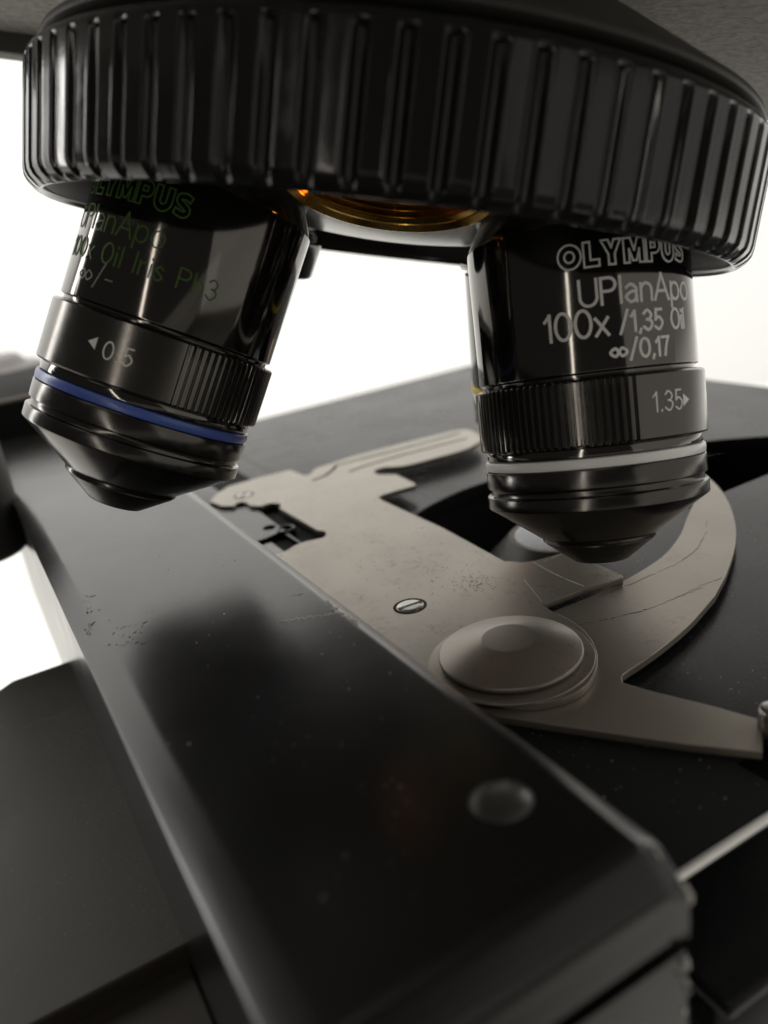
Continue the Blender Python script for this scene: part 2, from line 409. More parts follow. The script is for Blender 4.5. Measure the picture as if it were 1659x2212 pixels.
part('arm_lip', ring_box(-125, -20, YF + .2, YF + 1.6, KL - .3, KH + 50, .6, .3), M['mount'], head)
part('arm', ring_box(-125, -20, YF + 1.8, max(YG, YF + 5), KL, KH + 50, 1.5, .4), M['head'], head)

# ------------------------------------------------------------------ turret
turret = thing('revolving_turret', 'black turret ring with vertical grip ribs and one empty brass lined objective hole', 'turret', C0)
NR = 76
prof = [(38.5, RING_H), (40.9, RING_H), (41.7, RING_H - .25), (42.15, RING_H - .7), (42.3, RING_H - 1.1), (42.3, RING_H - 1.35), (42.3, RING_H - 1.7), (42.3, 8), (42.3, 5), (42.3, 2.2),
        (42.2, 1.5), (41.9, .95), (41.45, .5), (41.1, .2), (40.75, .05), (40.5, .1), (40.3, .3), (40.2, .7), (40.1, 9.5), (30, 9.6)]
mask = [0, 0, 0, 0, 0, .1, 1, 1, 1, 1, 1, .8, .45, .15, 0, 0, 0, 0, 0, 0]
def rib(th, j, k):
    t = (th / (2 * math.pi) * NR) % 1.0
    g = 0.0
    if t < .42: g = -.75 * math.sin(math.pi * t / .42)
    elif t < .50: g = .05 * math.sin(math.pi * (t - .42) / .08)
    elif t > .94: g = .05 * math.sin(math.pi * (t - .94) / .06)
    return g * mask[j]
part('grip_ring', lathe_open(fr_ring, [(a * RK, b) for a, b in prof], NR * 28, rib), M['ring'], turret, sharp=50)
part('ring_liner', lathe_open(fr_ring, [(40.15 * RK, .75), (39.6 * RK, 1.6), (38.9 * RK, 9.4), (34, 9.4)], 96), M['groove'], turret)
fo = Frame(APEX, AX, facing=(0, -1, 0))
RS = 94.0
cap = [(RS * math.sin(a), RS * math.cos(a)) for a in np.radians(np.linspace(0, 24, 40))]
dome = lathe(fo, cap + [(RS * math.sin(math.radians(24)), 80), (0, 80)], 128)
PHI_H = (PHI_R + PHI_L) / 2
fh = Frame(APEX, odir(PHI_H))
dome = boolean(dome, [lathe(fh, [(10.7, 82), (10.7, 99)], 96)])
part('turret_dome', dome, M['dome'], turret, sharp=25)
thr = []
kk = 93.6
while kk > 83.5: thr += [(10.3, kk), (9.85, kk - .34), (9.85, kk - .42), (10.3, kk - .76)]; kk -= .8
sock = part('threaded_socket', lathe_open(fh, [(10.65, 91.5), (11.2, 92.3), (11.25, 94.1), (11.15, 94.25), (10.9, 94.3), (10.7, 94.1), (10.35, 93.75)] + thr + [(10.3, 82.5)], 120), M['brass'], turret, sharp=20)
part('socket_bore', lathe(fh, [(10.3, 82.4), (10.3, 74), (0, 74)], 48), M['groove'], turret)

bl = bpy.data.lights.new('bore_fill', 'POINT'); bl.energy = 0.0003; bl.color = (1, .34, .06); bl.shadow_soft_size = 0.0012  # added point light that warms the brass threads; no bulb sits in the bore
blo = bpy.data.objects.new('bore_fill', bl); col.objects.link(blo)
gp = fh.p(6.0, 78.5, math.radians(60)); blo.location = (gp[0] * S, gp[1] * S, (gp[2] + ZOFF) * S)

def pix(p): d = p @ FW; return CX + FPX * (p @ XC) / d, CY - FPX * (p @ UC) / d
best = min(np.linspace(-3.14, 3.14, 400), key=lambda a: (pix(fh.p(10.4, 94.2, a))[0] - 671) ** 2 + (pix(fh.p(10.4, 94.2, a))[1] - 416) ** 2)
ll = bpy.data.lights.new('lip_glint', 'POINT'); ll.energy = 0.00007; ll.color = (1, .36, .06); ll.shadow_soft_size = 0.0004  # added point light standing in for the orange glint on the brass lip
llo = bpy.data.objects.new('lip_glint', ll); col.objects.link(llo)
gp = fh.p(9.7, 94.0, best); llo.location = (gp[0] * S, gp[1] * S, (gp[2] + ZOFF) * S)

# ------------------------------------------------------------------ objectives
OBJ_GROUP = 'objective lenses screwed into the turret'
def cyl_place(fr, radius, th0, k0, size, flip=1):
    def f(x, y):
        th = th0 + x * size / radius; k = k0 - y * size
        return fr.p(radius, k, th), (fr.p(1, k, th) - fr.o - fr.d * k)
    return f
def engraving(parent, fr, s, size, start, radius, width, m, gap=.2, outline=False, squeeze=1.0, label=None):
    th, k = fr.hit(start[0], start[1], radius)
    if outline: ls, w = outline_word()
    else: ls, w = text_lines(s, gap)
    ls = [[(x * squeeze, y) for x, y in l] for l in ls]
    dense = []
    for l in ls:                              # keep long straight strokes on the curve
        q = [l[0]]
        for a, b in zip(l, l[1:]):
            n = max(1, int(math.hypot(b[0] - a[0], b[1] - a[1]) / .25))
            q += [(a[0] + (b[0] - a[0]) * i / n, a[1] + (b[1] - a[1]) * i / n) for i in range(1, n + 1)]
        dense.append(q)
    o = part('lettering', strokes(dense, cyl_place(fr, radius, th, k, size), width / size), m, parent)
    return o
def arrow(parent, fr, start, size, radius, m, left):
    th, k = fr.hit(start[0], start[1], radius); pl = cyl_place(fr, radius, th, k, size)
    tri = [(0, .5), (.75, 1), (.75, 0)] if left else [(0, 0), (0, 1), (.75, .5)]
    n = 6; V, Fc = [], []
    for h in (-.06, .06):
        for a in tri:
            p, nr = pl(*a); V.append(p + nr * (h + .03))
    Fc = [(0, 1, 2), (3, 4, 5), (0, 1, 4, 3), (1, 2, 5, 4), (2, 0, 3, 5)]
    part('arrow_mark', (V, Fc), m, parent)

KT, KB = 112.15, 119.14                       # knurled collar
def objective(name, label, phi, band_mat, knurl_from, knurl_to):
    fr = Frame(APEX, odir(phi))
    t = thing(name, label, 'objective lens', fr.p(0, 133.4, 0), OBJ_GROUP)
    part('barrel', lathe(fr, soft([(0, 90.5), (10.3, 90.5), (10.3, 93.0), (10.8, 93.2), (12.42, 96.2), (12.42, 111.45), (12.0, 111.6), (12.0, 112.3), (0, 112.3)], .12), 160), M['anod'], t)
    n = 96
    def kn(th, j, k):
        th = (th + math.pi) % (2 * math.pi) - math.pi
        if not (knurl_from < th < knurl_to) or j in (0, 1, 2, len(kp) - 3, len(kp) - 2, len(kp) - 1): return 0.0
        x = (th / (2 * math.pi) * n) % 1.0
        return -.42 * (1 if .28 < x < .72 else (0 if x < .12 or x > .88 else .6))
    kp = [(11.9, KT - .15), (12.6, KT - .1), (12.85, KT + .02), (13.0, KT + .22), (13.0, KT + 2), (13.0, KB - 2), (13.0, KB - .25), (12.85, KB - .05), (12.5, KB + .05), (11.9, KB + .05)]
    part('iris_collar', lathe(fr, kp, n * 12, kn), M['anod_collar'], t, sharp=28)
    part('neck', lathe(fr, soft([(11.8, KB - .1), (12.3, KB + .12), (12.3, 120.2), (11.8, 120.3)], .1), 160), M['anod'], t)
    part('colour_band', lathe(fr, soft([(11.9, 120.25), (12.55, 120.35), (12.62, 120.8), (12.55, 121.38), (11.9, 121.5)], .12), 160), band_mat, t)
    part('lower_body', lathe(fr, soft([(11.9, 121.45), (12.6, 121.5), (12.6, 123.55), (12.25, 123.65), (12.25, 124.35), (12.72, 124.45), (12.72, 125.9), (6.8, 130.1), (6.65, 130.15), (6.65, 130.6), (6.1, 130.65)], .13), 160), M['anod_low'], t)
    part('tip', lathe(fr, soft([(6.35, 130.6), (6.4, 130.8), (3.15, 133.25), (2.2, 133.4), (0, 133.4)], .08), 128), M['anod_matt'], t)
    return t, fr
M['anod_collar'] = mat('black_collar', (.11, .104, .095), .2, metal=.9, rvar=.04, vscale=200, bump=.02, bscale=1500)
fR0 = Frame(APEX, odir(PHI_R)); fL0 = Frame(APEX, odir(PHI_L))
thR = fR0.hit(1379, 880, 13)[0]; thL = fL0.hit(400, 770, 13)[0]
objR, fR = objective('objective_lens', 'black objective with white band and white lettering reading 100x, right of the empty hole', PHI_R, M['white'], -2.9, thR)
objL, fL = objective('objective_lens', 'black objective with blue band and green lettering, tilted left of the empty hole', PHI_L, M['blue'], thL, 2.9)
RB = 12.42
engraving(objR, fR, '', 2.45, (1207, 587), RB, .25, M['letter'], outline=True, squeeze=.84)
engraving(objR, fR, 'UPlanApo', 2.6, (1254, 664), RB, .38, M['letter'], gap=.17)
engraving(objR, fR, '100x', 2.7, (1180, 741), RB, .40, M['letter'], gap=.17)
engraving(objR, fR, '/1,35 Oil', 2.0, (1341, 718), RB, .38, M['letter'], gap=.18)
engraving(objR, fR, '\u221e/0,17', 1.85, (1320, 778), RB, .38, M['letter'], gap=.18)
engraving(objR, fR, '1.35', 2.0, (1413, 890), 13.0, .22, M['letter'], gap=.2)
arrow(objR, fR, (1476, 877), 1.3, 13.0, M['letter'], False)
# left one: the words start behind its left edge, so each is set from its last letters
def left_word(s, size, end_px, rad, width, gap=.18, outline=False, squeeze=1.0, m=None):
    th, k = fL.hit(end_px[0], end_px[1], rad)
    w = (outline_word()[1] if outline else text_lines(s, gap)[1]) * squeeze
    th0 = th - w * size / rad
    ls = outline_word()[0] if outline else text_lines(s, gap)[0]
    dense = []
    for l in ls:
        q = [l[0]]
        for a, b in zip(l, l[1:]):
            n = max(1, int(math.hypot(b[0] - a[0], b[1] - a[1]) / .25))
            q += [(a[0] + (b[0] - a[0]) * i / n, a[1] + (b[1] - a[1]) * i / n) for i in range(1, n + 1)]
        dense.append([(x * squeeze, y) for x, y in q])
    part('lettering', strokes(dense, cyl_place(fL, rad, th0, k, size), width / size), m or M['letter_green'], objL)
left_word('', 2.45, (406, 476), RB, .18, outline=True, squeeze=.84)
left_word('UPlanApo', 2.55, (350, 540), RB, .2)
left_word('100x Oil Iris Ph3', 2.1, (462, 652), RB, .22, gap=.22)
left_word('\u221e/-', 2.3, (236, 628), RB, .2, gap=.22, m=M['letter_dim'])
engraving(objL, fL, '0.5', 1.8, (219, 772), 13.0, .2, M['letter'], gap=.3)
arrow(objL, fL, (188, 749), 1.3, 13.0, M['letter'], True)

fY = Frame(APEX, odir(PHI_R + math.pi / 3))
objY = thing('objective_lens', 'slim objective with a yellow band, upright behind the 100x objective', 'objective lens', fY.p(0, 131, 0), OBJ_GROUP)
part('barrel', lathe(fY, soft([(0, 91), (10.6, 91), (10.6, 95.6), (11.9, 95.7), (11.9, 96.4), (11.2, 96.5), (11.2, 97.2), (11.5, 97.4), (11.8, 113.5), (0, 113.6)], .1), 128), M['anod'], objY)
part('collar', lathe_loop(fY, [(11.2, 96.0), (12.05, 96.05), (12.05, 96.5), (11.2, 96.55)], 96), M['steel'], objY)
part('colour_band', lathe_loop(fY, soft([(11.4, 113.55), (11.95, 113.6), (11.95, 114.7), (11.4, 114.75)], .1), 96), M['yellow'], objY)
part('lower_body', lathe(fY, soft([(0, 114.7), (11.8, 114.72), (11.8, 119.6), (9.5, 122), (6, 128), (3, 131), (0, 131)], .15), 128), M['anod'], objY)

fC = Frame(APEX, odir(PHI_L - math.pi / 3))
dc = thing('dust_cap', 'small plain black cap plugging the hole behind the blue banded objective', 'dust cap', fC.p(0, 100.8, 0))
part('cap_body', lathe(fC, soft([(0, 91.5), (9.6, 91.5), (9.8, 94.2), (10.7, 95.6), (10.55, 100.6), (9.9, 100.9), (0, 100.9)], .4), 96), M['ring'], dc)

# ------------------------------------------------------------------ stage
ZS = -50.5
stage = thing('microscope_stage', 'flat black microscope stage plate with a long oval opening under the lenses', 'microscope stage', uv(99, 80, -75))
op = [(119.5, 66), (122.5, 76), (122.6, 86), (121.5, 98), (117, 110), (108.3, 122.3), (104, 128), (98, 134), (92, 136), (88.2, 133), (87.4, 122), (87.3, 110), (87.0, 98), (87.0, 84), (87.6, 72), (88.6, 66), (92, 62), (104, 60.5), (115, 62)]
hole = [tuple(p) for p in spline(op, 5, True)]
def rrect(u0, u1, v0, v1, r):
    L_ = []
    for a, b, s in ((u1 - r, v1 - r, 0), (u0 + r, v1 - r, 90), (u0 + r, v0 + r, 180), (u1 - r, v0 + r, 270)): L_ += arc(a, b, r, r, s, s + 90, 8)
    return L_
part('top_plate', slab(rrect(44, 219.5, 34.0, 162.4, 2.0), ZS, 3.0, [hole], .25), M['stage'], stage, sharp=30)
inner = [((u - 104) * .985 + 104, (v - 98) * .985 + 98) for u, v in hole]
def wall_loop(loop, z0, z1):
    n = len(loop); V = [uv(u, v, z0) for u, v in loop] + [uv(u, v, z1) for u, v in loop]
    return V, [(i, (i + 1) % n, n + (i + 1) % n, n + i) for i in range(n)]
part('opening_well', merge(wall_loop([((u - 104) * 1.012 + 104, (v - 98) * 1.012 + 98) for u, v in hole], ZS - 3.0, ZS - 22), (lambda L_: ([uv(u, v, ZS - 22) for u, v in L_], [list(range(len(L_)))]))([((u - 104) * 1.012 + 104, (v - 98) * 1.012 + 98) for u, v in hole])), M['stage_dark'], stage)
part('lower_body', merge(box(30.2, 84, 36.6, 158, -59.5, -57.8, .5), box(31.5, 83, 36.6, 158, -75, -59.4, .3)), M['stage'], stage)
u1, v1 = st(520, 985, ZS); u2, v2 = st(578, 1027, ZS)
part('seam', merge(box(u2 - 30, u1 + 60, v1 - .28, v1 + .28, ZS - .05, ZS + .012, 0)), M['groove'], stage)
u1, v1 = st(894, 1060, ZS)
part('seam', box(125.0, u1 + 7, v1 - .12, v1 + .12, ZS - .05, ZS + .012, 0), M['groove'], stage)

# condenser below the opening
cnd = thing('condenser', 'round condenser lens with a pale dusty top seen through the stage opening', 'condenser lens', uv(99.2, 79.7, -70))
fcond = Frame(uv(99.2, 79.7, 0), (0, 0, -1))
part('lens', lathe(fcond, [(0, 52.75), (3, 52.8), (5.5, 52.95), (7.2, 53.2), (7.2, 54.2), (0, 54.2)], 64), M['lens'], cnd)
part('lens_mount', lathe(fcond, soft([(7.25, 53.9), (7.3, 53.15), (8.0, 53.2), (12.5, 58), (14.5, 60), (14.5, 70), (0, 70)], .2), 96), M['plate_low'], cnd)

# ------------------------------------------------------------------ carriage with the long bar
BK = 0.8                       # the bar's top lies 38 mm below the camera's level
ZB = -47.5 * BK; V0, V1 = 5.7 * BK, 35.75 * BK
car = thing('stage_carriage', 'long satin black bar along the stage with chipped edges and a round dimple', 'stage carriage', uv(90, 16, -60))
VIN = st(412, 1713, ZB)[1]     # inner line of the bar's left chamfer
UN, HB = 28.0, 6.3             # front face of the bar and its height
nose = spline([(30.6, ZB), (30.2, ZB - .1), (29.8, ZB - .36), (29.0, ZB - 1.2), (28.5, ZB - 1.75), (28.2, ZB - 2.1), (UN, ZB - 2.55), (UN, ZB - 4.0), (UN, ZB - HB)], 5)
du, dv = st(1082, 1728, ZB)
UEND = 262.0 * BK
us = [u for u in np.linspace(UEND - 6, 33, 28) if abs(u - du) > 5]
us = sorted(us + [du - 3, du + 3], reverse=True)
prof_b = [(UEND, ZB - HB), (UEND, ZB)] + [(u, ZB) for u in us] + [(31.3, ZB)] + [tuple(p) for p in nose]
vs = sorted([v for v in np.linspace(VIN + .7, V1 - 1.5, 12) if abs(v - dv) > 4] + [dv - 3, dv + 3])
DR, DD, zd = 2.2, 1.0, -ZB
def bar_mesh():
    stations = []
    w, d = VIN - V0, .5
    for a, b in ((-.02, 1.5), (-.015, 1.2), (.02, 1.04), (.08, .92), (.88, .12), (.96, .05), (1.06, .01), (1.15, 0)): stations.append((V0 + a * w, b * d))
    stations += [(v, 0) for v in vs]
    for a, b in ((-.25, 0), (-.1, .01), (0, .05), (.1, .12), (.9, .92), (.98, 1.02), (1.02, 1.15), (1.03, 1.3)): stations.append((V1 + a * 1.75, b * 1.1))
    n = len(prof_b); V, Fc = [], []
    P = [np.array(p) for p in prof_b]; nor = []
    for i in range(n):
        t = P[min(i + 1, n - 1)] - P[max(i - 1, 0)]; t /= np.linalg.norm(t); nor.append(np.array([t[1], -t[0]]))   # inwards
    cen = np.array([90., ZB - 3])
    for i in range(n):
        if nor[i] @ (cen - P[i]) < 0: nor[i] = -nor[i]
    nor[0] = np.array([-1, 0.]); nor[1] = np.array([-.7, -.7])
    for v, ins in stations:
        for i in range(n):
            q = P[i] + np.array([0, -ins if i < n - 1 and i > 0 else 0]); V.append(uv(q[0], v, q[1]))
    m = len(stations)
    for a in range(m - 1):
        for i in range(n - 1):
            q = (a * n + i, a * n + i + 1, (a + 1) * n + i + 1, (a + 1) * n + i)
            if stations[a][0] == dv - 3 and prof_b[i][0] == du + 3:      # the quad that holds the screw recess
                b0 = len(V); nc = 48
                for c in range(nc):
                    an = 2 * math.pi * c / nc + math.pi / 4; V.append(uv(du + DR * math.cos(an), dv + DR * math.sin(an), ZB))
                cor = [q[3], q[0], q[1], q[2]]          # (+u,+v) (+u,-v) (-u,-v) (-u,+v)
                cor = [q[3], q[2], q[1], q[0]]
                for side in range(4):
                    arc_ = [b0 + (side * nc // 4 + c) % nc for c in range(nc // 4 + 1)]
                    Fc.append([cor[side]] + arc_ + [cor[(side + 1) % 4]])
                for c in range(nc): pass
                continue
            Fc.append(q)
        Fc.append((a * n + n - 1, a * n, (a + 1) * n, (a + 1) * n + n - 1))
    Fc.append(list(range(n))); Fc.append([(m - 1) * n + i for i in range(n)])
    # straight side wall below the rounded edge
    return V, Fc
fd = Frame(uv(du, dv, 0), (0, 0, -1))
barm = bar_mesh()
part('bar_cover', barm, M['bar'], car, sharp=32)
dish = [((DR - .01) * math.cos(a), zd + (DD - .03) * math.sin(a)) for a in np.radians(np.linspace(2, 84, 16))] + [(0, zd + DD - .03)]
part('screw_recess', lathe_open(fd, dish, 64), M['recess'], car)
ZU = -75 * BK
part('bar_body', merge(box(UN + .05, UEND, V0 + .004, V1 + 1.5, ZU - 16, ZB - HB - 1.5, 0), box(UN + 2, UEND - .1, V0 + .006, V1 + 1.2, ZB - HB - 1.55, ZB - HB + .05, 0)), M['bar'], car)
# chipped edges: ragged crumbs of bare metal along the corners
def chips(pts, n, size, seed):
    rnd = random.Random(seed); V, Fc = [], []
    for _ in range(n):
        i = rnd.randrange(len(pts) - 1); t = rnd.random(); p = np.array(pts[i]) * (1 - t) + np.array(pts[i + 1]) * t
        s = size * rnd.uniform(.4, 1.2); q = p + np.array([rnd.gauss(0, .12) for _ in range(3)])
        b = len(V); m = 7
        for (h, k) in ((-.18, 1), (.05, .9), (.13, .45)):
            for j in range(m):
                a = 2 * math.pi * j / m; rr = s * k * rnd.uniform(.6, 1.2)
                V.append(q + UD * rr * math.cos(a) + VD * rr * math.sin(a) * .7 + ZD * h)
        for r in range(2):
            for j in range(m): Fc.append((b + r * m + j, b + r * m + (j + 1) % m, b + (r + 1) * m + (j + 1) % m, b + (r + 1) * m + j))
        Fc.append([b + 2 * m + j for j in range(m)])
    return V, Fc
part('chipped_edge', merge(
    chips([uv(30.4, V1 + .6, ZB - .3), uv(29.2, V1 + 1.2, ZB - 1.7), uv(28.2, V1 + 1.7, ZB - 2.9), uv(28.0, V1 + 1.75, ZB - 4.2)], 30, .17, 1),
    chips([uv(28.0, V1 + 1.4, ZB - HB - 2), uv(28.0, V1 + 1.4, ZB - HB - 7)], 9, .26, 2)), M['chip'], car)
a1 = at(735, 1322, ZB); a2 = at(690, 1330, ZB); a3 = at(640, 1338, ZB); a4 = at(600, 1345, ZB)
def scratch(pts, w, seed, jitter=.12, dz=.012):
    rnd = random.Random(seed); lines = []; P = [np.array(p[:2]) for p in pts]
    D = spline(P, 10); cur = []
    for p in D:
        if rnd.random() < .12:
            if len(cur) > 1: lines.append(cur)
            cur = []
        cur.append(tuple(p + np.array([rnd.gauss(0, jitter), rnd.gauss(0, jitter)])))
    if len(cur) > 1: lines.append(cur)
    z = pts[0][2]
    return strokes(lines, lambda x, y: (np.array([x, y, z]), ZD), w, dz)
part('scratch', merge(scratch([a1, a2, a3, a4], .22, 3), scratch([at(705, 1300, ZB - .02), at(722, 1316, ZB - .02), at(745, 1330, ZB - .02), at(770, 1345, ZB + .0)], .35, 4, .15, .02)), M['chip'], car)
# low plate carrying the slide holder, with a bare front edge
ZC = -49.6
cp = rrect(35.3, 200, 30, 50.6, 3.0)
part('carriage_plate', slab(cp, ZC, 1.3, (), .12), M['stage_dark'], car)
tr = [(p[0] - .03, p[1]) for p in arc(38.35, 47.55, 3.1, 3.1, 180, 128, 8)][::-1] + [(35.24, v) for v in np.linspace(46.5, 36.2, 6)]
def rail(path, z, r):
    V, Fc = [], []; m = 6
    for i, p in enumerate(path):
        q0, q1 = np.array(path[max(i - 1, 0)]), np.array(path[min(i + 1, len(path) - 1)]); t = q1 - q0; t /= np.linalg.norm(t); s = np.array([-t[1], t[0]])
        for j in range(m):
            a = 2 * math.pi * j / m; w = np.array(p) + s * r * math.cos(a); V.append(uv(w[0], w[1], z + r * math.sin(a)))
    for i in range(len(path) - 1):
        for j in range(m): Fc.append((i * m + j, i * m + (j + 1) % m, (i + 1) * m + (j + 1) % m, (i + 1) * m + j))
    Fc.append(list(range(m))); Fc.append([(len(path) - 1) * m + j for j in range(m)])
    return V, Fc
part('bare_edge', rail(tr, ZC - .2, .4), M['edge'], car)

# ------------------------------------------------------------------ slide holder
ZP, ZA = -47.85, -48.75
def c5(x, y): return (415 + x * .4166, 881 + y * .4166)
def c6(x, y): return (864 + x * .479, 1123 + y * .479)
def c8(x, y): return (432 + x * .2083, 1019.5 + y * .2083)
def c4(x, y): return (968 + x * .4166, 467 + y * .4166)
def tr_(pts, z, f): return [st(*f(*p), z) for p in pts]
def sm(pts, n=5): return [tuple(p) for p in spline(pts, n)]
holder = thing('slide_holder', 'beige metal slide holder with a curved clamp arm and a large cone headed screw', 'slide holder', at(1125, 1400, ZC))
plate = ([(a, b - 1.0) for a, b in tr_([(118, 478)], ZP, c5)] + tr_([(112, 462), (135, 440), (185, 408), (250, 388)], ZP, c5) + tr_([(330, 365), (500, 323), (520, 325), (575, 350), (612, 345)], ZP, c5)
  + sm(tr_([(625, 328), (650, 310), (740, 282), (800, 262), (900, 232), (1100, 181), (1300, 131), (1400, 112), (1450, 118), (1490, 145), (1492, 172), (1440, 205), (1380, 226), (1250, 262), (1100, 300), (1000, 308), (958, 318), (944, 332), (966, 346)], ZP, c5), 4)
  + tr_([(1060, 345), (1155, 390), (1158, 402), (1050, 432), (985, 452), (966, 462), (985, 478), (1300, 622), (1620, 795)], ZP, c5)
  + tr_([(492, 186), (545, 191), (605, 185), (735, 148), (870, 192), (1003, 250), (1005, 262), (840, 305), (640, 381)], ZP, c6)
  + sm(tr_([(688, 412), (745, 438), (808, 478), (862, 535), (890, 605), (882, 678), (840, 745), (762, 795), (650, 822), (540, 826), (420, 812), (330, 780)], ZP, c6), 4)
  + [(a, b - 4.0) for a, b in tr_([(1300, 1452), (1250, 1412), (1000, 1190), (800, 1030), (600, 860), (480, 748)], ZP, c5)]
  + [(a, b - 3.0) for a, b in tr_([(850, 838)], ZP, c8)] + tr_([(870, 828), (1000, 752), (1100, 716)], ZP, c8) + sm(tr_([(1180, 702), (1280, 676), (1307, 640), (1290, 612), (1215, 602)], ZP, c8), 4)
  + tr_([(820, 372), (842, 345), (830, 326), (745, 320), (680, 336), (640, 352), (590, 352), (520, 347)], ZP, c8) + sm(tr_([(490, 322), (440, 306), (385, 318), (362, 340), (350, 352)], ZP, c8), 3)
  + tr_([(220, 352)], ZP, c8))
def ribbon_hole(pts, w, z, f):
    P = [np.array(p) for p in spline(tr_(pts, z, f), 5)]; a, b = [], []
    for i, p in enumerate(P):
        t = P[min(i + 1, len(P) - 1)] - P[max(i - 1, 0)]; t /= np.linalg.norm(t); s = np.array([-t[1], t[0]]) * w / 2; a.append(tuple(p + s)); b.append(tuple(p - s))
    return a + b[::-1]
slots = [ribbon_hole([(622, 378), (690, 350), (728, 322), (748, 300), (800, 284), (950, 246), (1100, 208), (1250, 168), (1390, 130)], .8, ZP, c5),
         ribbon_hole([(815, 330), (900, 300), (1050, 256), (1200, 215), (1320, 184), (1425, 158)], .8, ZP, c5)]
part('holder_plate', slab(plate, ZP, .85, slots, .07), M['beige'], holder, sharp=30)
# curved clamp arm and its lever, one level lower
arm = (tr_([(560, 500), (700, 408), (760, 385), (860, 345)], ZA, c6) + sm(tr_([(980, 290), (1100, 222), (1200, 150), (1265, 65), (1290, 0)], ZA, c6), 4)
  + sm(tr_([(1275, 1480), (1240, 1400), (1180, 1345), (1190, 1300), (1240, 1285), (1305, 1318), (1400, 1400), (1462, 1500), (1492, 1620), (1484, 1730), (1440, 1866)], ZA, c4), 4)
  + sm(tr_([(1420, 345), (1300, 478), (1150, 600), (1005, 697)], ZA, c6), 4) + tr_([(1000, 712), (1004, 734), (1130, 770), (1400, 836), (1618, 898), (1634, 915), (1634, 1046)], ZA, c6)
  + tr_([(1300, 1012), (1000, 968), (700, 925), (430, 885), (330, 830), (320, 760)], ZA, c6))
part('clamp_arm', slab(arm, ZA, .85, (), .07), M['beige_side'], holder, sharp=30)
dirt = []
for sd, pts in ((11, [(1390, 0), (1355, 110), (1260, 190), (1180, 230), (1000, 305), (900, 345)]), (12, [(800, 472), (900, 455), (1000, 432), (1100, 408), (1220, 362), (1340, 305), (1450, 262)]), (13, [(1230, 360), (1300, 330), (1370, 305)])):
    dirt.append(scratch([at(*c6(*p), ZA) for p in pts], .07, sd, .08))
part('dirt_streak', merge(*dirt), M['streak'], holder)
light_lines = []
for sd, pts in ((21, [(560, 270), (640, 370)]), (22, [(600, 190), (700, 245), (830, 300)]), (23, [(640, 190), (740, 150)])):
    light_lines.append(scratch([at(*c6(*p), ZP) for p in pts], .07, sd, .02))
part('scratch', merge(*light_lines), M['letter'], holder)
# smudge of dirt specks on the plate
def specks(px_c, spread, n, z, f, seed, size=.08):
    rnd = random.Random(seed); V, Fc = [], []
    for i in range(n):
        x, y = px_c[0] + rnd.gauss(0, spread[0]), px_c[1] + rnd.gauss(0, spread[1]) + .35 * 0
        p = at(*f(x, y), z); s = size * rnd.uniform(.4, 1.6); b = len(V); m = 5
        e = rnd.uniform(1, 3); a0 = rnd.uniform(0, 6.28)
        for h, k in ((-.02, 1), (.012 + .002 * (i % 5), .8)):
            for j in range(m):
                a = 2 * math.pi * j / m; w = np.array([s * k * e * math.cos(a), s * k * math.sin(a)])
                V.append(p + np.array([w[0] * math.cos(a0) - w[1] * math.sin(a0), w[0] * math.sin(a0) + w[1] * math.cos(a0), h]))
        for j in range(m): Fc.append((b + j, b + (j + 1) % m, b + m + (j + 1) % m, b + m + j))
        Fc.append([b + m + j for j in range(m)])
    return V, Fc
part('dirt_speck', merge(specks((340, 285), (55, 22), 130, ZP, c6, 31, .05), specks((900, 250), (45, 9), 50, ZP, c6, 32, .05),
     specks((900, 700), (170, 140), 150, ZP, c5, 33, .045), specks((1300, 820), (130, 70), 90, ZP, c5, 34, .05)), M['grime'], holder)
# cone headed pivot screw
kc = at(*c6(500, 622), ZP)
fk = Frame((kc[0], kc[1], 0), (0, 0, -1))
zt = -ZP
part('pivot_screw', lathe(fk, soft([(0, zt - 2.55), (2.95, zt - 2.55), (7.75, zt - 1.05), (7.9, zt - .8), (7.75, zt - .5), (7.2, zt - .42), (7.2, zt - .15), (7.6, zt + .02), (0, zt + .05)], .12), 128), M['beige_side'], holder, sharp=20)
part('pivot_washer', lathe(fk, soft([(0, zt - .1), (9.0, zt - .1), (9.1, zt + .06), (0, zt + .1)], .04), 128), M['beige_side'], holder)
# slotted screws, set flush in the plate
def slot_screw(c, f, r, ang):
    p = at(*f(*c), ZP); fs = Frame((p[0], p[1], 0), (0, 0, -1))
    sc = part('screw', lathe(fs, soft([(0, zt - .16), (r * .6, zt - .14), (r * .88, zt - .05), (r * .9, zt + .1), (0, zt + .1)], .05), 48), M['steel'], holder)
    ru = lathe_loop(fs, [(r * .92, zt - .025), (r * 1.12, zt - .022), (r * 1.12, zt + .05), (r * .92, zt + .05)], 48)
    o = part('countersink', ru, M['grime'], sc)
    c_, s_ = math.cos(ang), math.sin(ang); V = []
    for z in (ZP - .1, ZP + .175):
        for a, b in ((-1, -1), (1, -1), (1, 1), (-1, 1)):
            x, y = a * r * .84, b * r * .13; V.append(np.array([p[0] + x * c_ - y * s_, p[1] + x * s_ + y * c_, z]))
    part('slot', (V, [(0, 1, 2, 3), (4, 5, 6, 7), (0, 1, 5, 4), (1, 2, 6, 5), (2, 3, 7, 6), (3, 0, 4, 7)]), M['groove'], sc)
slot_screw((1130, 1028), c5, 1.95, math.radians(22))
slot_screw((268, 453), c5, 1.75, math.radians(75))
# upturned tab at the lever's end
tb = at(*c6(1685, 935), ZA)
ft = Frame((tb[0], tb[1], 0), (0, 0, -1))
part('thumb_tab', lathe(ft, soft([(0, 46.6), (1.0, 46.6), (1.35, 46.9), (1.35, 49.9), (0, 49.9)], .2), 48), M['steel'], holder)
